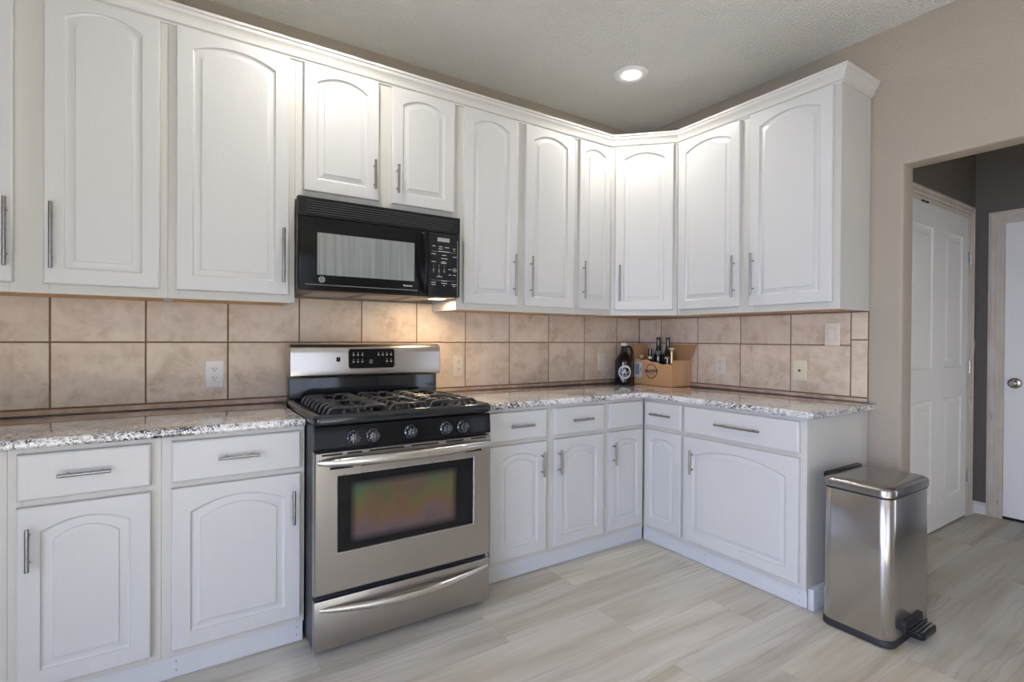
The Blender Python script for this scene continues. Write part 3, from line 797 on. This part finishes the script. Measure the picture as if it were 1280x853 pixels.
# door
HX0, HX1 = -2.022, -1.970
bm = nb(); 
prism(bm, [(X0, -.384), (X0, YM + .016), (X0 + .003, YM + .005), (X0 + .012, YM), (HX1, YM), (HX1, -.384)], Z0 + .004, 1.776, 'z', .002, 2)
dn = obj('door', bm, plastic_gloss, t)
bm = nb(); box(bm, -2.505, -2.043, YM - .0008, YM + .002, 1.520, 1.709, .0006, 1); obj('window', bm, mesh_glass, dn)
bm = nb(); box(bm, X0 + .03, HX0 - .004, YM - .0012, YM + .002, 1.474, 1.4765); obj('door_rib', bm, keyd_m, dn)
bm = nb(); bx = -2.485; bz = 1.499; ring = [(bx + .0125 * math.cos(a), YM - .001, bz + .0125 * math.sin(a)) for a in [2 * PI * k / 24 for k in range(24)]]
tube(bm, ring, .0013, 6, closed=True)
for s in (-1, 1):
    tube(bm, [(bx + s * .003 + .0048 * math.cos(a), YM - .001, bz + .0062 * math.sin(a)) for a in [2 * PI * k / 14 for k in range(14)]], .0009, 5, closed=True)
for k in range(4):
    a = PI / 4 + k * PI / 2; tube(bm, [(bx + .0075 * math.cos(a), YM - .001, bz + .0075 * math.sin(a)), (bx + .0115 * math.cos(a + .5), YM - .001, bz + .0115 * math.sin(a + .5))], .0009, 5)
obj('round_logo', bm, key_m, dn)
bm = nb()
for k in range(9): box(bm, -2.100 + k * .0052, -2.0962 + k * .0052, YM - .0009, YM + .001, 1.4925, 1.4985 if k else 1.5005)
obj('name_mark', bm, key_m, dn)
bm = nb(); 
for x in (HX0 + .004, HX1 - .004): box(bm, x - .003, x + .003, YM - .004, YM + .002, Z0 + .008, 1.770, .0015, 1)
pts = [((HX0 + HX1) / 2 + .004, YM - .034 * math.sin(PI * s) ** .7, 1.467 + (1.764 - 1.467) * s) for s in [k / 20 for k in range(21)]]
tube(bm, pts, [.0115] * 21, 12, squash=.7); obj('handle', bm, plastic_gloss, dn)
# control panel
bm = nb(); prism(bm, [(HX1 + .002, -.384), (HX1 + .002, YM), (X1 - .012, YM), (X1 - .003, YM + .005), (X1, YM + .016), (X1, -.384)], Z0 + .004, 1.776, 'z', .002, 2)
cp = obj('control_panel', bm, plastic, t)
bm = nb(); box(bm, -1.919, -1.851, YM - .0010, YM + .002, 1.732, 1.752, .0006, 1); obj('display', bm, lcd_m, cp)
bm = nb()
def bar(x, z, w, h=.0035): box(bm, x - w / 2, x + w / 2, YM - .0006, YM + .001, z - h / 2, z + h / 2)
PX0, PX1 = -1.958, -1.810; PZ = lambda s: 1.771 + (1.459 - 1.771) * s
PX = lambda s: PX0 + (PX1 - PX0) * s
for x, z, w in ((.13, .205, .016), (.38, .21, .020), (.62, .215, .024), (.90, .225, .014), (.38, .245, .022), (.90, .255, .006), (.52, .285, .062), (.12, .335, .024), (.52, .345, .026), (.92, .36, .022), (.52, .40, .036), (.12, .46, .024), (.50, .455, .026), (.50, .475, .030), (.12, .60, .006), (.32, .60, .006), (.52, .605, .006), (.74, .57, .018), (.92, .66, .016), (.74, .66, .014), (.34, .70, .030), (.52, .765, .034), (.12, .80, .026), (.12, .835, .022), (.52, .805, .032), (.52, .84, .008), (.90, .815, .028), (.90, .845, .014)): bar(PX(x), PZ(z), w)
for s in (.29, .76): bar((PX0 + PX1) / 2, PZ(s) + .0, .135, .0008)
bar(PX1 + .005, (PZ(.1) + PZ(.99)) / 2, .0014, .29)
ringp = [(PX(.92) + .009 * math.cos(a), YM - .0006, PZ(.575) + .009 * math.sin(a)) for a in [2 * PI * k / 20 for k in range(20)]]; tube(bm, ringp, .0012, 5, closed=True); bar(PX(.92), PZ(.575), .010)
Rx = Matrix.Rotation(PI / 2, 4, 'X')
for i, ch in enumerate('1234567890'):
    cx_, cz_ = (.12 + .20 * (i % 3), .525 + .05 * (i // 3)) if i < 9 else (.32, .675)
    merge(bm, text_bm(ch, .012, Matrix.Translation((PX(cx_), YM - .0006, PZ(cz_))) @ Rx))
obj('key_legend', bm, key_m, cp)
# underside
bm = nb(); box(bm, X0 + .01, X1 - .01, -.405, -.014, Z0, Z0 + .006, .001, 1); un = obj('underside', bm, plastic, t)
bm = nb()
for a, b in ((-2.50, -2.30), (-2.25, -2.05)): box(bm, a, b, -.33, -.06, Z0 - .002, Z0 + .001, .001, 1)
box(bm, -2.02, -1.90, -.34, -.06, Z0 - .0015, Z0 + .001); obj('grease_filter', bm, filter_m, un)
bm = nb(); box(bm, -1.895, -1.822, -.32, -.25, Z0 - .002, Z0 + .001, .001, 1); obj('hood_lamp', bm, mw_lens_m, un)
area('hood_lamp_light', (-1.858, -.285, Z0 - .006), (0, 0, -1), .07, .06, 2.2, (1.0, .74, .45))

# ------------------------------------------------------------------ wall plates
def plate(name, label, cat, M, w, h, m, kind):
    """M maps local (x, -out, z) with origin at plate centre on the tile face"""
    loc = M.translation
    t = thing(name, label, cat, loc, 'wall plates')
    bm = nb(); rr = lambda i, y: [(-w / 2 + i, y, -h / 2 + i), (w / 2 - i, y, -h / 2 + i), (w / 2 - i, y, h / 2 - i), (-w / 2 + i, y, h / 2 - i)]
    loops(bm, [rr(0, .0), rr(0, -.003), rr(.003, -.006), rr(.006, -.0068)], True, True, True); obj('cover_plate', bm, m, t, M)
    if kind == 'outlet':
        for s in (-1, 1):
            bm = nb(); lathe(bm, [(0, .006), (.0165, .006), (.0165, .008), (.0155, .0088), (0, .0088)], (0, 0, s * .0215), 24, 'y'); rc = obj('receptacle', bm, m, t, M)
            bm = nb(); z = s * .0215
            for dx in (-.0065, .0065): box(bm, dx - .0013, dx + .0013, -.0092, -.008, z, z + .009)
            lathe(bm, [(0, .008), (.0026, .008), (.0026, .0092), (0, .0092)], (0, 0, z - .006), 10, 'y'); obj('slot', bm, slot_m, rc, M)
        bm = nb(); lathe(bm, [(0, .006), (.003, .006), (.003, .0078), (0, .008)], (0, 0, 0), 10, 'y'); obj('screw', bm, m, t, M)
    elif kind == 'paddle':
        bm = nb(); box(bm, -.0175, .0175, -.0075, -.005, -.034, .034); obj('switch_gap', bm, slot_m if m is not almond_plastic else bead_m, t, M)
        bm = nb(); prism(bm, [(-.005, -.033), (-.0085, -.033), (-.0105, 0), (-.0125, .033), (-.005, .033)], -.0165, .0165, 'x', .001, 1); obj('paddle', bm, m, t, M)
    elif kind == 'cable':
        bm = nb(); lathe(bm, [(.0085, .006), (.0085, .009), (.005, .0095), (.005, .017), (0, .017)], (0, 0, 0), 6, 'y'); obj('connector', bm, brass, t, M)
        for z in (-.042, .042):
            bm = nb(); lathe(bm, [(0, .006), (.003, .006), (.003, .0078), (0, .008)], (0, 0, z), 10, 'y'); obj('screw', bm, m, t, M)
    return t
Tb = lambda x, z: Matrix.Translation((x, -.0106, z))
Tr = lambda y, z: Matrix.Translation((-.0106, y, z)) @ Matrix.Rotation(-PI / 2, 4, 'Z')
plate('wall_outlet', 'white duplex outlet on the tiles above the empty worktop', 'outlet', Tb(-2.880, 1.062), .080, .130, white_plastic, 'outlet')
plate('wall_outlet', 'almond duplex outlet on the tiles just past the range', 'outlet', Tb(-1.589, 1.071), .078, .130, almond_plastic, 'outlet')
plate('light_switch', 'almond rocker switch on the tiles behind the growler', 'switch', Tb(-.402, 1.073), .082, .130, almond_plastic, 'paddle')
plate('wall_outlet', 'pale duplex outlet on the tiles beside the cardboard box', 'outlet', Tr(-.724, 1.072), .080, .124, almond_plastic, 'outlet')
plate('cable_outlet', 'ivory cable plate with one centre connector on the tiles', 'outlet', Tr(-1.246, 1.064), .078, .118, ivory_plastic, 'cable')
plate('light_switch', 'almond rocker switch high on the tiles under the end wall cabinet', 'switch', Tr(-1.419, 1.274), .078, .128, almond_plastic, 'paddle')
plate('light_switch', 'white switch plate in the hall between the two white doors', 'switch', Matrix.Translation((1.772, HALL_Y, 1.20)), .055, .115, white_plastic, 'paddle')

# ------------------------------------------------------------------ recessed lights
def downlight(x, y, label):
    t = thing('recessed_light', label, 'ceiling light', (x, y, CEIL), 'recessed ceiling lights')
    bm = nb(); lathe(bm, [(.048, .010), (.049, -.003), (.056, -.006), (.086, -.010), (.097, -.006), (.100, .0)], (x, y, CEIL), 40)
    bmesh.ops.delete(bm, geom=[f for f in bm.faces if len(f.verts) > 4], context='FACES_ONLY'); obj('trim_ring', bm, ring_m, t)
    bm = nb(); lathe(bm, [(0, -.020), (.018, -.0185), (.034, -.014), (.045, -.007), (.048, -.001), (.048, .004), (0, .004)], (x, y, CEIL), 32); obj('lens', bm, lens_m, t)
for i, (x, y) in enumerate(LAMPS):
    if i == 0: downlight(x, y, 'round white recessed light glowing in the ceiling near the cabinet corner')
    area('recessed_lamp_light', (x, y, CEIL - .024), (0, 0, -1), .06, .06, 7.5, (1.0, .96, .90), 'DISK')

# ------------------------------------------------------------------ bin
t = thing('step_bin', 'brushed steel rectangular pedal bin standing at the end of the cabinets', 'bin', (-.44, -1.80, 0))
bx0, bx1, by0, by1 = -.656, -.250, -1.948, -1.674
bm = nb(); rings = []
for z, i in ((.030, 0.0), (.034, -.0015), (.30, -.001), (.598, .001), (.602, .004)): rings.append([(x, y, z) for x, y in rrect(bx0 + i + .004, bx1 - i - .004, by0 + i + .004, by1 - i - .004, .045, 8)])
loops(bm, rings, True, True, True); obj('bin_body', bm, steel_v, t, angle=50)
bm = nb(); rings = [[(x, y, z) for x, y in rrect(bx0 + i, bx1 - i, by0 + i, by1 - i, .047, 8)] for z, i in ((.0008, .006), (.004, .0), (.026, .0), (.031, .003), (.031, .006))]
loops(bm, rings, True, True, True); obj('base_ring', bm, rubber, t, angle=50)
bm = nb(); rings = []
for z, i in ((.600, .006), (.6065, .002), (.608, -.001), (.632, -.001), (.640, .003), (.645, .012), (.648, .05), (.649, .10)): rings.append([(x, y, z) for x, y in rrect(bx0 + i, bx1 - i, by0 + i, by1 - i, max(.047 - i * .4, .012), 8)])
loops(bm, rings, True, True, True); obj('lid', bm, steel_lid, t, angle=50)
bm = nb(); rings = [[(x, y, z) for x, y in rrect(bx0 + .003, bx1 - .003, by0 + .003, by1 - .003, .045, 8)] for z in (.6005, .6075)]
loops(bm, rings, True, True, True); obj('lid_seal', bm, rubber, t)
bm = nb(); prism(bm, [(-1.690, .606), (-1.662, .606), (-1.660, .646), (-1.668, .655), (-1.690, .652)], -.60, -.295, 'x', .004, 2); obj('hinge_cover', bm, plastic, t)
bm = nb(); px0, px1 = -.515, -.365
prism(bm, rrect(px0, px1, -2.008, -1.935, .022, 5), .026, .052, 'z', .004, 2); box(bm, px0 + .02, px1 - .02, -1.965, -1.91, .018, .048, .004, 1)
pd = obj('pedal', bm, plastic, t)
bm = nb()
for k in range(4): box(bm, px0 + .012, px1 - .012, -1.999 + k * .015, -1.991 + k * .015, .0515, .0545, .001, 1)
obj('pedal_grip', bm, steel_lid, pd)
bm = nb(); prism(bm, rrect(px0 - .015, px1 + .015, .018, .085, .02, 5), -1.951, -1.940, 'y'); obj('pedal_recess', bm, rubber, t)

# ------------------------------------------------------------------ growler
gx, gy, gz = -.312, -.145, CZ1 + .0008
t = thing('growler', 'dark glass growler jug with white cap and printed round emblem', 'jug', (gx, gy, gz))
def catmull(prof, n=4):
    out = []
    for i in range(len(prof) - 1):
        p0, p1, p2, p3 = [Vector(prof[min(max(j, 0), len(prof) - 1)]) for j in (i - 1, i, i + 1, i + 2)]
        for k in range(n):
            s = k / n; out.append(tuple(.5 * ((2 * p1) + (p2 - p0) * s + (2 * p0 - 5 * p1 + 4 * p2 - p3) * s * s + (3 * p1 - p0 - 3 * p2 + p3) * s ** 3)))
    return out + [prof[-1]]
bm = nb(); R = .064
lathe(bm, [(0, 0), (.052, 0)] + catmull([(.058, .002), (R - .001, .010), (R, .03), (R, .10), (R, .155), (R - .006, .178), (.040, .205), (.027, .225), (.0215, .258), (.020, .276)]) + [(.021, .278), (.021, .284), (.0, .284)], (gx, gy, gz), 40); obj('bottle', bm, amber, t, angle=50)
bm = nb(); lathe(bm, [(0, .276), (.0225, .276), (.0228, .278), (.0228, .292), (.021, .295), (0, .295)], (gx, gy, gz), 28); obj('cap', bm, cap_m, t)
sd = Vector((.80, -.6, 0)).normalized()
bm = nb(); hp = [Vector((gx, gy, gz)) + sd * a + Vector((0, 0, z)) for a, z in [(.021, .266), (.030, .272), (.043, .268), (.055, .248), (.060, .222), (.057, .195), (.056, .172)]]; tube(bm, hp, .0062, 8); obj('handle', bm, amber, t)
# emblem wrapped on the glass, facing the room
toc = math.atan2(-2.8235 - gy, -3.0337 - gx) + .12
def wrap(b, r=R + .0007, zc=.088):
    for v in b.verts:
        a = toc + v.co.x / r; rr_ = r + v.co.y
        v.co = Vector((gx + rr_ * math.cos(a), gy + rr_ * math.sin(a), gz + zc + v.co.z))
    return b
def flat_ring(r0, r1, n=40, notch=0, frac=1):
    b = nb(); q = []
    for k in range(n + 1):
        a = 2 * PI * k / n; ro = r1 * (1 + (notch if (k // 2) % 2 else 0)); q.append(((r0 * math.cos(a), 0, r0 * math.sin(a)), (ro * math.cos(a), 0, ro * math.sin(a))))
    for (a, b_), (c, d_) in zip(q, q[1:]): b.faces.new([b.verts.new(p) for p in (a, b_, d_, c)])
    return b
bm = nb(); merge(bm, wrap(flat_ring(.0355, .0475, 64, .06)))
merge(bm, wrap(text_bm('A', .046, Matrix.Translation((0, 0, .002)) @ Rx, bold=.0012)))
for sg in (-1, 1):
    for p in ([(sg * .022, 0, -.013), (sg * .032, 0, .008), (sg * .028, 0, .013), (sg * .019, 0, -.008)], [(sg * .003, 0, -.030), (sg * .021, 0, -.024), (sg * .020, 0, -.021), (sg * .003, 0, -.026)]):
        b = nb(); b.faces.new([b.verts.new(q) for q in p]); merge(bm, wrap(b))
for k in range(5):
    w = .007; x = -.030 + k * .009; b = nb(); h = (.022, .016, .011, .008, .005)[k]
    b.faces.new([b.verts.new(q) for q in [(x, 0, -.044 - h * .6), (x + w * .8, 0, -.044 - h * .6), (x + w, 0, -.036), (x, 0, -.036)]]); merge(bm, wrap(b))
obj('emblem', bm, pale_print, t)

# ------------------------------------------------------------------ cardboard box
t = thing('cardboard_box', 'open brown cardboard box with torn front edge, holding bottles on the worktop', 'box', (-.13, -.375, CZ1))
Mx = Matrix.Translation((-.122, -.332, CZ1 + .0008))
bw, bd, bh, th = .098, .170, .178, .004     # half width x, half depth y, height
def torn(s): return bh - .006 + .010 * math.sin(s * 5 + .6) + .004 * math.sin(s * 23) - .012 * s
bm = nb()
n = 26; ys = [-bd + 2 * bd * k / n for k in range(n + 1)]
pl = [(-bd, 0), (bd, 0)] + [(ys[n - k], torn(1 - (n - k) / n)) for k in range(n + 1)]
prism(bm, pl, -bw, -bw + th, 'x'); obj('front_panel', bm, card_m, t, Mx)
bm = nb(); box(bm, -bw + th, bw, -bd, -bd + th, 0, bh); box(bm, -bw + th, bw, bd - th, bd, 0, bh); box(bm, bw - th, bw, -bd + th, bd - th, 0, bh); box(bm, -bw + th, bw - th, -bd + th, bd - th, 0, th)
obj('box_walls', bm, card_m, t, Mx)
bm = nb()
poly = [(-bd + .002, bh), (.012, bh), (-.004, bh + .108), (-bd - .052, bh + .112)]
b = nb(); prism(b, poly, -th, 0, 'x'); b.transform(Matrix.Translation((bw, 0, 0))); merge(bm, b); obj('flap', bm, card_in, t, Mx)
bm = nb(); poly = [(-bw + .002, bh), (bw, bh), (bw - .075, bh + .112), (-bw - .01, bh + .112)]
b = nb(); prism(b, poly, -th, 0, 'y'); b.transform(Matrix.Translation((0, bd, bh)) @ Matrix.Rotation(math.radians(-6), 4, 'X') @ Matrix.Translation((0, 0, -bh))); merge(bm, b); obj('flap', bm, card_in, t, Mx)
bm = nb(); box(bm, -.030, .026, -bd - .0006, -bd + .001, .02, bh - .002); obj('tape', bm, tape_m, t, Mx)
Ml = Mx @ Matrix.Translation((-bw - .0006, 0, 0)) @ Matrix.Rotation(-PI / 2, 4, 'Z')     # local x = -y in the box frame
bm = nb(); b = flat_ring(.0455, .052, 48); b.transform(Matrix.Translation((-.010, 0, .098))); merge(bm, b)
merge(bm, text_bm('GRANDO', .027, bold=.0012, M= Matrix.Translation((-.010, -.0003, .099)) @ Rx @ Matrix.Rotation(.06, 4, 'Z')))
for k in range(7): b = nb(); x = -.040 + k * .008; b.faces.new([b.verts.new(q) for q in [(x, -.0002, .078), (x + .006, -.0002, .078), (x + .006, -.0002, .083), (x, -.0002, .083)]]); merge(bm, b)
obj('printed_logo', bm, ink, t, Ml)
bm = nb(); b = nb(); box(bm, -bd + .002, -.098, -.0010, .001, .050, .158); lb = obj('shipping_label', bm, label_m, t, Ml)
bm = nb(); rnd2 = random.Random(3); z = .070
while z < .148:
    h = rnd2.choice([.0012, .0020, .0028]); box(bm, -bd + .012, -.122, -.0014, -.0008, z, z + h); z += h + rnd2.choice([.0014, .0022])
for k in range(3): box(bm, -.114, -.106, -.0014, -.0008, .092 + k * .010, .099 + k * .010)
obj('bar_code', bm, ink, lb, Ml)

BOT = [(.030, .060), (.020, -.035), (-.040, .075), (-.070, .125), (-.030, -.110)]
def bottle(name, label, lx, ly, prof, m, band=None, top=None, lean=(0, 0), group='bottles in the cardboard box'):
    p = Mx @ Vector((lx, ly, th + .001)); t = thing(name, label, 'bottle', p, group)
    Mb_ = Matrix.Translation(p) @ Matrix.Rotation(lean[0], 4, 'X') @ Matrix.Rotation(lean[1], 4, 'Y')
    bm = nb(); lathe(bm, prof, (0, 0, 0), 28); obj('glass', bm, m, t, Mb_, angle=50)
    for (z0, z1, r0, r1, mm, a0, aw) in band or []:
        bm = nb(); rings = []
        for z, r in ((z0, r0), (z1, r1)): rings.append([((r + .0007) * math.cos(a0 + aw * (k / 12 - .5)), (r + .0007) * math.sin(a0 + aw * (k / 12 - .5)), z) for k in range(13)])
        loops(bm, rings, False); obj('label_band', bm, mm, t, Mb_)
    for nm, pr, mm in top or []:
        bm = nb(); lathe(bm, pr, (0, 0, 0), 20); obj(nm, bm, mm, t, Mb_)
wine = lambda h, r=.035: [(0, 0), (r, 0), (r, h * .52)] + catmull([(r, h * .56), (r * .92, h * .62), (r * .62, h * .70), (.0165, h * .78), (.0145, h * .86), (.014, h * .96)]) + [(.0155, h * .965), (.0155, h), (.011, h), (0, h)]
fc = PI + math.atan2(2.4, 2.9)
bottle('wine_bottle', 'dark bottle with grey shoulder label, standing in the box beside the short bottle', *BOT[0], wine(.335), bottle_g, [(.212, .236, .0300, .0212, grey_lab, fc, 2.2)])
bottle('wine_bottle', 'dark bottle with a small yellow label, standing in the box', *BOT[1], wine(.335, .038), bottle_g, [(.184, .210, .0384, .0330, yellow_lab, fc - .15, .8), (.186, .192, .0384, .0382, grey_lab, fc + .75, .8)])
bottle('wine_bottle', 'short dark bottle with a cream neck label, partly hidden by another bottle', *BOT[2], wine(.25, .024), bottle_g, [(.178, .198, .0175, .0155, cream_lab, fc, 2.0)])
bottle('stoppered_bottle', 'bottle with a round pale cork stopper, next to the growler', *BOT[3], [(0, 0), (.010, 0), (.0105, .14), (.009, .165), (.009, .178), (0, .178)], bottle_g, None, [('cork_stopper', [(0, .176), (.009, .177), (.010, .186), (.018, .190), (.0185, .198), (.013, .204), (0, .205)], cork_m)])
bottle('stoppered_bottle', 'slim bottle with a gold foil neck and flared stopper, by the tall flap', *BOT[4], [(0, 0), (.020, 0), (.0205, .11), (.011, .15), (.0095, .17), (0, .17)], bottle_g, None, [('foil_neck', [(0, .150), (.0115, .150), (.0105, .195), (.0095, .232), (0, .232)], gold_m), ('cork_stopper', [(0, .232), (.009, .232), (.012, .242), (.021, .253), (.0215, .262), (0, .264)], cork_m)])
